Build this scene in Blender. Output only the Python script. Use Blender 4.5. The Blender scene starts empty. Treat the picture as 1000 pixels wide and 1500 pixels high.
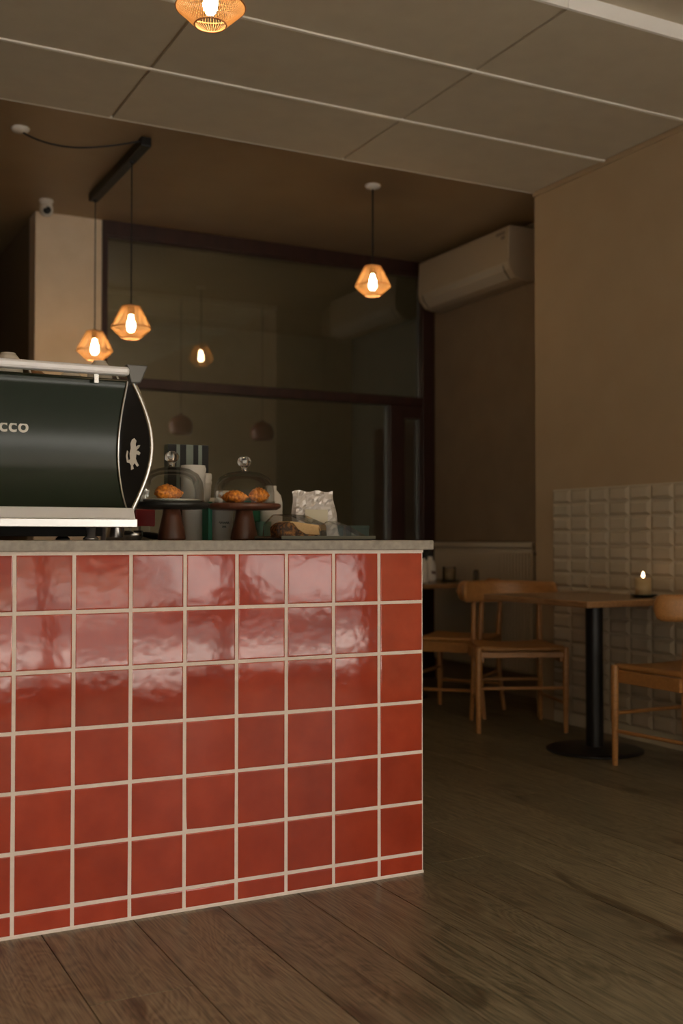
import bpy, bmesh, math, random
from mathutils import Vector, Matrix
random.seed(7)
PI = math.pi
S = bpy.context.scene
COL = S.collection

# ------------------------------------------------------------------ camera
cd = bpy.data.cameras.new('camera'); cam = bpy.data.objects.new('camera', cd); COL.objects.link(cam)
S.camera = cam
EYE = 1.02
YAW, PITCH, F = 0.476533, 0.025235, 1610.75
cam.location = (0, 0, EYE)
cam.rotation_euler = (PI/2 + PITCH, 0, -YAW)
cd.sensor_fit = 'VERTICAL'; cd.sensor_height = 36.0; cd.sensor_width = 24.0
cd.lens = F/1500*36.0
cd.clip_start = 0.05; cd.clip_end = 200
cd.dof.use_dof = True; cd.dof.focus_distance = 3.15; cd.dof.aperture_fstop = 2.6

# ------------------------------------------------------------------ world, sun, portals, exposure
w = bpy.data.worlds.new('sky'); S.world = w; w.use_nodes = True
wn = w.node_tree.nodes; bg = wn['Background']
bg.inputs[0].default_value = (1.0, 0.95, 0.85, 1); bg.inputs[1].default_value = 3.9
sd = bpy.data.lights.new('sun', 'SUN'); sd.energy = 13.0; sd.angle = 0.02; sd.color = (1, 0.95, 0.87)
sun = bpy.data.objects.new('sun', sd); COL.objects.link(sun)
sun.rotation_euler = (math.radians(-24), 0, math.radians(12))     # falls away from the shop front onto the street
def portal(name, loc, rot, sx, sy):
    l = bpy.data.lights.new(name, 'AREA'); l.shape = 'RECTANGLE'; l.size = sx; l.size_y = sy; l.energy = 1
    l.cycles.is_portal = True
    o = bpy.data.objects.new(name, l); COL.objects.link(o); o.location = loc; o.rotation_euler = rot
portal('window_portal', (1.0, -1.27, 1.45), (PI/2, 0, 0), 5.6, 2.7)
S.view_settings.view_transform = 'Standard'; S.view_settings.look = 'None'
S.view_settings.exposure = 1.08; S.view_settings.gamma = 1.0; S.view_settings.use_curve_mapping = False
S.cycles.max_bounces = 10; S.cycles.diffuse_bounces = 5; S.cycles.glossy_bounces = 5
S.cycles.transmission_bounces = 8; S.cycles.transparent_max_bounces = 12
S.cycles.sample_clamp_indirect = 6.0; S.cycles.caustics_reflective = False; S.cycles.caustics_refractive = False

# ------------------------------------------------------------------ materials
def mat(name, col, rough=0.5, metal=0.0, spec=None, emis=None, estr=0.0, coat=0.0, trans=0.0, ior=None):
    m = bpy.data.materials.new(name); m.use_nodes = True
    b = m.node_tree.nodes['Principled BSDF']
    b.inputs['Base Color'].default_value = (*col, 1); b.inputs['Roughness'].default_value = rough
    b.inputs['Metallic'].default_value = metal
    if spec is not None: b.inputs['Specular IOR Level'].default_value = spec
    if emis: b.inputs['Emission Color'].default_value = (*emis, 1); b.inputs['Emission Strength'].default_value = estr
    if coat: b.inputs['Coat Weight'].default_value = coat; b.inputs['Coat Roughness'].default_value = 0.05
    if trans: b.inputs['Transmission Weight'].default_value = trans
    if ior: b.inputs['IOR'].default_value = ior
    return m
def nt(m): return m.node_tree.nodes, m.node_tree.links, m.node_tree.nodes['Principled BSDF']
def noise_vary(m, c1, c2, scale=(4, 4, 4), nscale=1.0, detail=4, bump=0.0, lo=.3, hi=.7, objrand=0.0, coord='Object', bscale=None):
    n, l, b = nt(m)
    tc = n.new('ShaderNodeTexCoord'); mp = n.new('ShaderNodeMapping'); mp.inputs['Scale'].default_value = scale
    l.new(tc.outputs[coord], mp.inputs[0])
    src = mp.outputs[0]
    if objrand:
        oi = n.new('ShaderNodeObjectInfo'); mu = n.new('ShaderNodeVectorMath'); mu.operation = 'MULTIPLY_ADD'
        cb = n.new('ShaderNodeCombineXYZ')
        for k in range(3): l.new(oi.outputs['Random'], cb.inputs[k])
        l.new(cb.outputs[0], mu.inputs[0]); mu.inputs[1].default_value = (objrand,)*3; l.new(src, mu.inputs[2]); src = mu.outputs[0]
    tx = n.new('ShaderNodeTexNoise'); tx.inputs['Scale'].default_value = nscale; tx.inputs['Detail'].default_value = detail
    l.new(src, tx.inputs['Vector'])
    r = n.new('ShaderNodeValToRGB'); r.color_ramp.elements[0].position = lo; r.color_ramp.elements[1].position = hi
    r.color_ramp.elements[0].color = (*c1, 1); r.color_ramp.elements[1].color = (*c2, 1)
    l.new(tx.outputs[0], r.inputs[0]); l.new(r.outputs[0], b.inputs['Base Color'])
    if bump:
        bu = n.new('ShaderNodeBump'); bu.inputs['Strength'].default_value = bump; bu.inputs['Distance'].default_value = 0.01
        l.new(tx.outputs[0], bu.inputs['Height']); l.new(bu.outputs[0], b.inputs['Normal'])
    return tx, r, src

M = {}
M['wall'] = mat('warm_plaster', (.50, .37, .235), .85); noise_vary(M['wall'], (.435, .32, .197), (.455, .34, .212), nscale=1.3, bump=.02)
M['wall_alcove'] = mat('shaded_plaster', (.34, .25, .16), .85); noise_vary(M['wall_alcove'], (.26, .19, .12), (.30, .22, .14), nscale=1.3, bump=.03)  # right-wall plaster with the alcove's shade mixed into its colour
M['pillar'] = mat('pillar_plaster', (.76, .63, .48), .8); noise_vary(M['pillar'], (.74, .61, .46), (.79, .66, .51), nscale=2)
M['wall_light'] = mat('pale_plaster', (.62, .52, .41), .8); noise_vary(M['wall_light'], (.60, .50, .39), (.66, .55, .44), nscale=2)
M['ceil'] = mat('ceiling_panel_paint', (.56, .49, .375), .8); noise_vary(M['ceil'], (.54, .47, .36), (.58, .51, .39), nscale=2, objrand=40)
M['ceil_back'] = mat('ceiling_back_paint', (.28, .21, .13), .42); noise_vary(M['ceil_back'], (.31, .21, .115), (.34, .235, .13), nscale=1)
M['white'] = mat('white_paint', (.92, .9, .88), .5)
M['strip'] = mat('white_metal_strip', (.85, .82, .75), .4)
M['dark_wall'] = mat('unlit_corridor_brown', (.20, .145, .09), .8)  # brown deepened in colour because the corridor gets no light
M['frame'] = mat('dark_red_brown_timber', (.055, .022, .016), .4); noise_vary(M['frame'], (.026, .010, .008), (.045, .016, .011), scale=(3, 3, .6), nscale=6, objrand=20)
M['grout'] = mat('pale_grout', (.93, .82, .75), .8); noise_vary(M['grout'], (.91, .80, .73), (.96, .86, .79), nscale=20)
M['stone'] = mat('grey_stone_worktop', (.40, .36, .32), .5); noise_vary(M['stone'], (.29, .265, .23), (.41, .37, .325), nscale=14, detail=6)
M['black'] = mat('black_metal', (.012, .012, .013), .4, .3)
M['black_matte'] = mat('black_matte', (.01, .01, .01), .7)
M['chrome'] = mat('brushed_steel', (.62, .62, .62), .25, 1.0)
M['alu'] = mat('satin_aluminium', (.88, .88, .92), .38, .2)
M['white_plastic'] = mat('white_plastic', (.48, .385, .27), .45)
M['ceramic'] = mat('ceramic_white', (.72, .68, .62), .25)
M['paper'] = mat('white_paper', (.74, .71, .66), .8)
M['candle'] = mat('candle_wax', (.58, .43, .23), .5)
M['teal'] = mat('dark_teal_glaze', (.01, .035, .035), .3)
M['green'] = mat('emerald_print', (.01, .16, .09), .6)
M['dkgreen'] = mat('dark_green_card', (.02, .045, .035), .6)
M['red'] = mat('deep_red_card', (.35, .012, .015), .5)
M['walnut'] = mat('walnut', (.12, .045, .025), .35); noise_vary(M['walnut'], (.09, .032, .018), (.17, .065, .035), scale=(12, 12, 2), nscale=3)
M['slate'] = mat('black_slate', (.02, .02, .018), .45)
M['lampdome'] = mat('brown_glazed_dome', (.15, .034, .018), .3)
M['foil'] = mat('silvery_foil_bag', (.72, .68, .66), .35, .35)
M['label'] = mat('cream_label', (.60, .55, .42), .7)
M['asphalt'] = mat('asphalt', (.11, .11, .11), .9)
M['pave'] = mat('pale_paving', (.36, .35, .33), .8)
M['facade'] = mat('pale_facade_render', (.22, .19, .155), .9)
M['facade_dark'] = mat('facade_window_glass', (.03, .035, .04), .1)
M['tilew'] = mat('cream_glazed_tile', (.52, .455, .35), .16); noise_vary(M['tilew'], (.50, .435, .33), (.54, .475, .37), nscale=1.5, objrand=30)
M['rad'] = mat('radiator_enamel', (.60, .51, .38), .45)
M['pipe'] = mat('dark_blue_grey_paint', (.035, .04, .05), .5)

# red glazed tiles: handmade tone drift, wavy glaze
m = M['red_tile'] = mat('red_glazed_tile', (.42, .03, .016), .07, coat=0.0)
n, l, b = nt(m)
tx, r, src = noise_vary(m, (.37, .038, .014), (.49, .058, .021), nscale=3, objrand=50, lo=.25, hi=.75)
oi = n.new('ShaderNodeObjectInfo')
hsv = n.new('ShaderNodeHueSaturation'); l.new(r.outputs[0], hsv.inputs['Color'])
mr = n.new('ShaderNodeMapRange'); mr.inputs[3].default_value = .88; mr.inputs[4].default_value = 1.1
l.new(oi.outputs['Random'], mr.inputs[0]); l.new(mr.outputs[0], hsv.inputs['Value']); l.new(hsv.outputs[0], b.inputs['Base Color'])
wv = n.new('ShaderNodeTexNoise'); wv.inputs['Scale'].default_value = 7; wv.inputs['Detail'].default_value = 1
l.new(src, wv.inputs['Vector'])
bu = n.new('ShaderNodeBump'); bu.inputs['Strength'].default_value = .085; bu.inputs['Distance'].default_value = .003
l.new(wv.outputs[0], bu.inputs['Height']); l.new(bu.outputs[0], b.inputs['Normal'])
b.inputs['IOR'].default_value = 1.52

# oak-look floor plank
def wood(name, dark, mid, light, sc, rough, objrand, ring=14, bump=.15, vary=(.8, 1.15), knots=True):
    m = mat(name, mid, rough); n, l, b = nt(m)
    tc = n.new('ShaderNodeTexCoord'); oi = n.new('ShaderNodeObjectInfo')
    cb = n.new('ShaderNodeCombineXYZ')
    for k in range(3): l.new(oi.outputs['Random'], cb.inputs[k])
    ma = n.new('ShaderNodeVectorMath'); ma.operation = 'MULTIPLY_ADD'; ma.inputs[1].default_value = (objrand, objrand*1.7, objrand*.6)
    l.new(cb.outputs[0], ma.inputs[0]); l.new(tc.outputs['Object'], ma.inputs[2])
    mp = n.new('ShaderNodeMapping'); mp.inputs['Scale'].default_value = sc; l.new(ma.outputs[0], mp.inputs[0])
    big = n.new('ShaderNodeTexNoise'); big.inputs['Scale'].default_value = 1.0; big.inputs['Detail'].default_value = 3
    big.inputs['Distortion'].default_value = 1.2; l.new(mp.outputs[0], big.inputs['Vector'])
    # cathedral rings: banding of a smooth stretched field
    mu = n.new('ShaderNodeMath'); mu.operation = 'MULTIPLY'; mu.inputs[1].default_value = ring; l.new(big.outputs[0], mu.inputs[0])
    fr = n.new('ShaderNodeMath'); fr.operation = 'PINGPONG'; fr.inputs[1].default_value = .5; l.new(mu.outputs[0], fr.inputs[0])
    fine = n.new('ShaderNodeTexNoise'); fine.inputs['Scale'].default_value = 1; fine.inputs['Detail'].default_value = 5
    mp2 = n.new('ShaderNodeMapping'); mp2.inputs['Scale'].default_value = tuple(s*k for s, k in zip(sc, (28, 3.5, 28) if sc[0] > sc[1] else (3.5, 28, 28)))
    l.new(ma.outputs[0], mp2.inputs[0]); l.new(mp2.outputs[0], fine.inputs['Vector'])
    mix = n.new('ShaderNodeMix'); mix.data_type = 'FLOAT'; mix.inputs[0].default_value = .72
    l.new(fr.outputs[0], mix.inputs[2]); l.new(fine.outputs[0], mix.inputs[3])
    r = n.new('ShaderNodeValToRGB'); e = r.color_ramp.elements
    e[0].position = .25; e[0].color = (*dark, 1); e[1].position = .68; e[1].color = (*light, 1)
    x = e.new(.45); x.color = (*mid, 1)
    l.new(mix.outputs[0], r.inputs[0])
    col = r.outputs[0]
    if knots:   # dark heart streaks
        kn = n.new('ShaderNodeTexNoise'); kn.inputs['Scale'].default_value = 1.5; kn.inputs['Detail'].default_value = 2; kn.inputs['Distortion'].default_value = .8
        l.new(mp.outputs[0], kn.inputs['Vector'])
        kr = n.new('ShaderNodeValToRGB'); kr.color_ramp.elements[0].position = .27; kr.color_ramp.elements[1].position = .40
        kr.color_ramp.elements[0].color = (.36, .32, .28, 1); kr.color_ramp.elements[1].color = (1, 1, 1, 1)
        l.new(kn.outputs[0], kr.inputs[0])
        mm = n.new('ShaderNodeMix'); mm.data_type = 'RGBA'; mm.blend_type = 'MULTIPLY'; mm.inputs[0].default_value = 1
        l.new(col, mm.inputs[6]); l.new(kr.outputs[0], mm.inputs[7]); col = mm.outputs[2]
    hs = n.new('ShaderNodeHueSaturation'); l.new(col, hs.inputs['Color'])
    mr = n.new('ShaderNodeMapRange'); mr.inputs[3].default_value = vary[0]; mr.inputs[4].default_value = vary[1]
    l.new(oi.outputs['Random'], mr.inputs[0]); l.new(mr.outputs[0], hs.inputs['Value']); l.new(hs.outputs[0], b.inputs['Base Color'])
    bu = n.new('ShaderNodeBump'); bu.inputs['Strength'].default_value = bump; bu.inputs['Distance'].default_value = .002
    l.new(fine.outputs[0], bu.inputs['Height']); l.new(bu.outputs[0], b.inputs['Normal'])
    return m
M['plank'] = wood('smoked_oak_plank', (.066, .053, .031), (.185, .150, .088), (.30, .248, .155), (7, 1.5, 7), .36, 37)
M['oak'] = wood('oiled_oak', (.28, .125, .04), (.44, .21, .065), (.56, .28, .09), (2, 16, 16), .4, 9, ring=8, vary=(.95, 1.05), knots=False)
M['oak_top'] = wood('oak_table_top', (.20, .105, .045), (.32, .175, .08), (.42, .24, .11), (14, 2, 14), .24, 9, ring=8, vary=(.95, 1.05), knots=False)
M['seat'] = mat('tan_leather_seat', (.42, .20, .07), .45); noise_vary(M['seat'], (.36, .17, .05), (.44, .22, .07), nscale=9)

def thin_glass(name, tint=(1, 1, 1), ior=1.5, rough=0.0, gain=1.0):
    m = bpy.data.materials.new(name); m.use_nodes = True; n = m.node_tree.nodes; l = m.node_tree.links
    n.clear(); out = n.new('ShaderNodeOutputMaterial'); t = n.new('ShaderNodeBsdfTransparent'); t.inputs[0].default_value = (*tint, 1)
    g = n.new('ShaderNodeBsdfGlossy'); g.inputs['Roughness'].default_value = rough
    fr = n.new('ShaderNodeFresnel'); fr.inputs[0].default_value = ior
    mu = n.new('ShaderNodeMath'); mu.operation = 'MULTIPLY'; mu.inputs[1].default_value = gain; mu.use_clamp = True
    mx = n.new('ShaderNodeMixShader'); l.new(fr.outputs[0], mu.inputs[0]); l.new(mu.outputs[0], mx.inputs[0])
    l.new(t.outputs[0], mx.inputs[1]); l.new(g.outputs[0], mx.inputs[2]); l.new(mx.outputs[0], out.inputs[0])
    return m
M['pane'] = thin_glass('window_glass', (.78, .80, .74), 1.55, 0.0, 2.8)
M['dome_glass'] = thin_glass('cloche_glass', (.97, .98, .96), 1.4, 0.03, .6)
M['wrap'] = thin_glass('clear_wrap', (.9, .9, .88), 1.5, 0.12, .7)
M['knob_glass'] = mat('solid_glass', (.95, .95, .93), .02, trans=1.0, ior=1.5)
M['tumbler'] = thin_glass('candle_glass', (.8, .78, .74), 1.45, .03, 1)

# machine body
M['bracket'] = mat('grey_cast_metal', (.15, .15, .145), .4, .5)
M['body'] = mat('dark_green_lacquer', (.006, .016, .007), .24, 0, spec=.5)
M['bulb'] = mat('lit_bulb', (1, .8, .5), .5, emis=(1, .68, .39), estr=48)
M['flame'] = mat('candle_flame', (1, .8, .5), .5, emis=(1, .58, .28), estr=6)
# cane strings let light through
m = bpy.data.materials.new('cane_string'); m.use_nodes = True; n = m.node_tree.nodes; l = m.node_tree.links; n.clear()
out = n.new('ShaderNodeOutputMaterial'); d = n.new('ShaderNodeBsdfDiffuse'); d.inputs[0].default_value = (.46, .32, .17, 1)
t = n.new('ShaderNodeBsdfTranslucent'); t.inputs[0].default_value = (.56, .41, .24, 1); mx = n.new('ShaderNodeMixShader'); mx.inputs[0].default_value = .6
l.new(d.outputs[0], mx.inputs[1]); l.new(t.outputs[0], mx.inputs[2]); l.new(mx.outputs[0], out.inputs[0])
M['cane'] = m
M['cane_rim'] = mat('cane_rim', (.36, .17, .06), .6)
m = bpy.data.materials.new('croissant_crust'); m.use_nodes = True; M['crust'] = m
noise_vary(m, (.45, .10, .010), (1.0, .38, .045), nscale=28, detail=3, lo=.35, hi=.65); nt(m)[2].inputs['Roughness'].default_value = .4
m = M['cake'] = mat('cake_crust', (.10, .04, .015), .6); noise_vary(m, (.05, .018, .008), (.5, .2, .04), nscale=22, lo=.45, hi=.7)
M['crumb'] = mat('cake_crumb', (.62, .36, .15), .8); noise_vary(M['crumb'], (.80, .50, .23), (.90, .60, .30), nscale=40)

# ------------------------------------------------------------------ helpers
class MB:
    def __init__(s): s.v = []; s.f = []; s.sm = []
    def add(s, vs, fs, smooth=False):
        o = len(s.v); s.v += [tuple(v) for v in vs]; s.f += [tuple(i+o for i in f) for f in fs]; s.sm += [smooth]*len(fs); return s
    def box(s, x0, x1, y0, y1, z0, z1, mtx=None):
        vs = [Vector((x, y, z)) for z in (z0, z1) for y in (y0, y1) for x in (x0, x1)]
        if mtx: vs = [mtx @ v for v in vs]
        return s.add(vs, [(0, 2, 3, 1), (4, 5, 7, 6), (0, 1, 5, 4), (2, 6, 7, 3), (0, 4, 6, 2), (1, 3, 7, 5)])
    def tube(s, pts, rad, n=10, cap=True, squash=None):
        pts = [Vector(p) for p in pts]; rads = rad if isinstance(rad, (list, tuple)) else [rad]*len(pts)
        rings = []; up = Vector((0, 0, 1)); prev = None
        for i, p in enumerate(pts):
            t = (pts[min(i+1, len(pts)-1)] - pts[max(i-1, 0)]).normalized()
            a = up if abs(t.dot(up)) < .95 else Vector((0, 1, 0))
            x = (prev - t*prev.dot(t)).normalized() if prev is not None else a.cross(t).normalized()
            prev = x; y = t.cross(x)
            rings.append([p + (x*math.cos(2*PI*k/n) + y*math.sin(2*PI*k/n))*rads[i] for k in range(n)])
        vs = [v for r in rings for v in r]; fs = []
        for i in range(len(rings)-1):
            for k in range(n): fs.append((i*n+k, i*n+(k+1) % n, (i+1)*n+(k+1) % n, (i+1)*n+k))
        s.add(vs, fs, True)
        if cap:
            s.add(rings[0], [tuple(reversed(range(n)))]); s.add(rings[-1], [tuple(range(n))])
        return s
    def lathe(s, prof, c=(0, 0, 0), n=32, smooth=True, closed=False):
        vs = []; fs = []; m_ = len(prof)
        for r, z in prof:
            for k in range(n): vs.append((c[0]+r*math.cos(2*PI*k/n), c[1]+r*math.sin(2*PI*k/n), c[2]+z))
        for i in range(m_-1 if not closed else m_):
            j = (i+1) % m_
            for k in range(n): fs.append((i*n+k, i*n+(k+1) % n, j*n+(k+1) % n, j*n+k))
        return s.add(vs, fs, smooth)
    def prism(s, poly, axis, a, b):
        # poly 2-D points; axis 'x': (y,z), 'y': (x,z), 'z': (x,y)
        def P(q, h): return {'x': (h, q[0], q[1]), 'y': (q[0], h, q[1]), 'z': (q[0], q[1], h)}[axis]
        n = len(poly); vs = [P(q, a) for q in poly] + [P(q, b) for q in poly]
        fs = [tuple(range(n)), tuple(reversed(range(n, 2*n)))] + [(i, i+n, (i+1) % n+n, (i+1) % n) for i in range(n)]
        return s.add(vs, fs)
    def mesh(s, name):
        me = bpy.data.meshes.new(name); me.from_pydata(s.v, [], s.f); me.polygons.foreach_set('use_smooth', s.sm); me.update()
        bm = bmesh.new(); bm.from_mesh(me); bmesh.ops.recalc_face_normals(bm, faces=bm.faces); bm.to_mesh(me); bm.free()
        return me
    def build(s, name, m, parent=None, bevel=0, loc=None, seg=2, mtx=None):
        me = s.mesh(name); me.materials.append(m)
        if bevel:
            bm = bmesh.new(); bm.from_mesh(me); bmesh.ops.remove_doubles(bm, verts=bm.verts, dist=1e-6)
            es = [e for e in bm.edges if len(e.link_faces) == 2 and e.calc_face_angle(0) > .6]
            bmesh.ops.bevel(bm, geom=es, offset=bevel, segments=seg, profile=.5, affect='EDGES', clamp_overlap=True); bm.to_mesh(me); bm.free()
        return link(name, me, parent, loc)
def link(name, me, parent=None, loc=None, m=None):
    if m and not me.materials: me.materials.append(m)
    o = bpy.data.objects.new(name, me); COL.objects.link(o)
    if parent: o.parent = parent
    if loc: o.location = loc
    return o
def tag(o, label, cat, group=None):
    o['label'] = label; o['category'] = cat
    if group: o['group'] = group
    return o
def thing(name, label, cat, loc=(0, 0, 0), rz=0, group=None):
    o = bpy.data.objects.new(name, None); COL.objects.link(o); o.location = loc; o.rotation_euler = (0, 0, rz); o.empty_display_size = .1
    return tag(o, label, cat, group)
def struct(name, mb, m, parent=None, bevel=0):
    o = mb.build(name, m, parent, bevel)
    if not parent: o['kind'] = 'structure'
    return o
def copy_tree(o, parent=None):
    c = o.copy(); COL.objects.link(c)
    if parent: c.parent = parent
    for ch in list(o.children): copy_tree(ch, c)
    return c
def B(*a): return MB().box(*a)

# ------------------------------------------------------------------ room shell
X3, X4, YC, YB, YF, XL = 3.919, 4.367, 5.14, 6.96, -1.2, -2.6
ZP, ZB, ZN = 3.04, 3.08, 3.10
XP0, XP1 = 1.436, 1.857       # pillar
floor = struct('floor', B(XL, X4+.3, YF-.1, YB+.05, -.05, -.012), M['black_matte'])
PW = .2435; mesh_cache = {}; L = 2.15
kx0 = math.floor((XL-.626)/PW)
for k in range(kx0, 21):
    xa = .626 + PW*k; xb = min(xa+PW, X4+.02); xa = max(xa, XL)
    if xb-xa < .03: continue
    off = {5: 2.97, 6: 1.25, 4: .95, 3: 3.3, 2: 1.0, 1: 3.2, 7: 2.35, 8: 3.6}.get(k, random.uniform(0, L))
    y = YF - L + ((off-(YF)) % L)
    while y < YB:
        y0, y1 = max(y, YF), min(y+L, YB); y += L
        if y1-y0 < .02: continue
        key = (round(xb-xa, 3), round(y1-y0, 3))
        if key not in mesh_cache:
            hx, hy = (xb-xa)/2-.0013, (y1-y0)/2-.0011; c = .0008
            mb = MB(); vs = [(sx*hx, sy*hy, -.012) for sx, sy in ((-1, -1), (1, -1), (1, 1), (-1, 1))]
            vs += [(sx*hx, sy*hy, -c) for sx, sy in ((-1, -1), (1, -1), (1, 1), (-1, 1))]
            vs += [(sx*(hx-c), sy*(hy-c), 0) for sx, sy in ((-1, -1), (1, -1), (1, 1), (-1, 1))]
            fs = [(8, 9, 10, 11)] + [(i, (i+1) % 4, (i+1) % 4+4, i+4) for i in range(4)] + [(i+4, (i+1) % 4+4, (i+1) % 4+8, i+8) for i in range(4)]
            mb.add(vs, fs); me = mb.mesh('plank'); me.materials.append(M['plank']); mesh_cache[key] = me
        link('plank', mesh_cache[key], floor, ((xa+xb)/2, (y0+y1)/2, 0))

# walls
wr = struct('wall_right', B(X3, X3+.45, YF-.1, YC, 0, 3.3), M['wall'])
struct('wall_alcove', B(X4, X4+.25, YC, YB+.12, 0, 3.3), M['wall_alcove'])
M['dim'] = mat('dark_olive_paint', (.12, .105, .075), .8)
struct('wall_back_room_right', B(5.28, 5.45, YB+.1, 10.2, 0, 3.3), M['dim'])
struct('wall_back_room_return', B(X4+.25, 5.28, YB+.0, YB+.12, 0, 3.3), M['dim'])
wb = MB(); wb.box(XP0, XP1, YB, YB+.18, 0, 3.3)
struct('wall_pillar', wb, M['pillar'])
struct('wall_back', B(XL, .35, YB, YB+.15, 0, 3.3), M['wall'])
struct('wall_left', B(XL-.15, XL, YF-.1, YB, 0, 3.3), M['wall'])
struct('wall_corridor_right', B(XP0, XP0+.12, YB+.18, 9.6, 0, 3.3), M['dark_wall'])
struct('wall_corridor_left', B(.2, .35, YB+.15, 9.6, 0, 3.3), M['dark_wall'])
struct('wall_corridor_end', B(.2, XP0, 9.6, 9.75, 0, 3.3), M['dark_wall'])
struct('floor_corridor', B(.35, XP0, YB, 9.6, -.05, 0), M['dark_wall'])
# back room behind the glass
struct('wall_back_room', B(XP0+.12, 5.28, 10.0, 10.15, 0, 3.3), M['wall_light'])
struct('floor_back_room', B(XP0+.12, X4+1.2, YB+.05, 10.2, -.05, 0), M['plank'])
bd = struct('door_2', B(5.235, 5.28, 8.55, 9.45, 0, 2.1), M['frame'])
B(5.22, 5.235, 8.65, 9.35, 1.1, 2.0).build('door_panel', M['frame'], bd, bevel=.006)
# front wall: wide shop window
fw = MB(); fw.box(XL, -1.8, YF-.15, YF, 0, 3.3); fw.box(-1.8, X3, YF-.15, YF, 2.8, 3.3)
struct('wall_front', fw, M['wall_light'])
wf = MB(); wf.box(-1.8, X3, YF-.12, YF-.04, 0, .09); wf.box(-1.8, X3, YF-.12, YF-.04, 2.72, 2.8); wf.box(-1.8, X3, YF-.12, YF-.04, 2.1, 2.16)
for x in (-1.8, -.2, .72, 1.5, 2.75, 3.85): wf.box(x, x+.07, YF-.12, YF-.04, 0, 2.8)
struct('window_2', wf, M['frame'])

# ceilings
struct('ceiling_slab', B(XL-.2, X4+1.4, YF-.15, 10.2, 3.3, 3.4), M['dark_wall'])
ceil = struct('ceiling', B(XL, X3+.03, 3.285, YC, ZP+.012, 3.2), M['wall'])
PX, PY = 1.2475, .6183
pm = {}
for j in range(3):
    y0 = 3.285 + PY*j; y1 = y0+PY
    for i in range(-4, 2):
        xa = 1.412 + PX*i; xb = xa+PX
        xa = max(xa, XL); xb = min(xb, X3)
        if xb-xa < .05: continue
        key = round(xb-xa, 3)
        if key not in pm:
            me = B(-(xb-xa)/2+.007, (xb-xa)/2-.007, -PY/2+.001, PY/2-.001, 0, .012).mesh('ceiling_panel'); me.materials.append(M['ceil']); pm[key] = me
        link('ceiling_panel', pm[key], ceil, ((xa+xb)/2, (y0+y1)/2, ZP))
    if j:
        B(XL, X3, y0-.008, y0+.008, ZP-.007, ZP+.002).build('seam_strip', M['strip'], ceil)
for (a, b_) in ((-2.6, 2.655), (2.657, X3)):
    B(a, b_, 3.27, 3.285, ZP-.002, ZN+.0).build('edge_trim', M['white'], ceil, bevel=.001)
B(XL, X3, YC, YC+.012, ZP-.001, ZB+.002).build('rear_edge_trim', M['strip'], ceil)
struct('ceiling_back', B(.2, X4+1.3, YC, 10.15, ZB, ZB+.1), M['ceil_back'])
struct('ceiling_back_left', B(XL, .2, YC, YB, ZB, ZB+.1), M['ceil_back'])
struct('ceiling_front', B(XL, X3, YF-.1, 3.285, ZN, ZN+.1), M['ceil'])
# shallow cornice shadow strip along right wall
struct('trim_1', B(X3-.012, X3, 3.285, YC, ZP-.025, ZP-.001), M['wall'])

# bevelled wall tiles on the right wall
TY, TZ = .1563, .0770
hx, hy, c, d = TY/2-.0012, TZ/2-.0012, .014, .0095
mb = MB(); q4 = ((-1, -1), (1, -1), (1, 1), (-1, 1))
vs = [(0, a*hx, b_*hy) for a, b_ in q4] + [(-.004, a*hx, b_*hy) for a, b_ in q4] + [(-.004-d, a*(hx-.021), b_*(hy-.015)) for a, b_ in q4]
mb.add(vs, [(8, 9, 10, 11)] + [(i, (i+1) % 4, (i+1) % 4+4, i+4) for i in range(4)] + [(i+4, (i+1) % 4+4, (i+1) % 4+8, i+8) for i in range(4)])
tme = mb.mesh('wall_tile'); tme.materials.append(M['tilew'])
for i in range(16):
    for j in range(17):
        z = 1.300 - TZ*(j+.5)
        if z < TZ/2: continue
        o = link('wall_tile', tme, wr, (X3-.006, 4.970-TY*(i+.5), z))
        o.rotation_euler = (0, random.uniform(-.006, .006), random.uniform(-.006, .006))
B(X3-.006, X3, 4.970-TY*16, 4.972, 0, 1.302).build('tile_grout', M['label'], wr)

# glazed partition at the back: window_1 and door_1
Y0, Y1 = YB, YB+.07
win = bpy.data.objects.new('window_1', None); COL.objects.link(win); win['kind'] = 'structure'
fr = [('top_rail', XP1, X4, 2.985, 3.08), ('left_jamb', XP1, XP1+.035, 0, 2.985), ('right_jamb', 4.262, X4, 0, 2.985), ('mid_rail', XP1+.035, 4.262, 2.005, 2.072),
      ('mullion', 3.985, 4.10, 0, 2.005), ('bottom_rail', XP1+.035, 3.985, 0, .95)]
for nme, a, b_, z0, z1 in fr: B(a, b_, Y0-.02, Y1, z0, z1).build(nme, M['frame'], win, bevel=.004)
B(XP1+.03, 4.27, Y0+.03, Y0+.034, 2.06, 2.99).build('pane', M['pane'], win)
B(XP1+.03, 3.99, Y0+.03, Y0+.034, .94, 2.01).build('pane', M['pane'], win)
B(XP1+.035, 4.262, Y0-.008, Y0+.012, 2.970, 2.985).build('glazing_bead', M['frame'], win)
door = bpy.data.objects.new('door_1', None); COL.objects.link(door); door['kind'] = 'structure'
for nme, a, b_, z0, z1 in [('door_rail', 4.10, 4.262, 1.915, 2.005), ('door_rail', 4.10, 4.262, .0, .3), ('door_stile', 4.10, 4.115, .3, 1.915), ('door_stile', 4.247, 4.262, .3, 1.915)]:
    B(a, b_, Y0, Y1-.01, z0, z1).build(nme, M['frame'], door, bevel=.002)
B(4.11, 4.25, Y0+.03, Y0+.034, .29, 1.92).build('pane', M['pane'], door)

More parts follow.
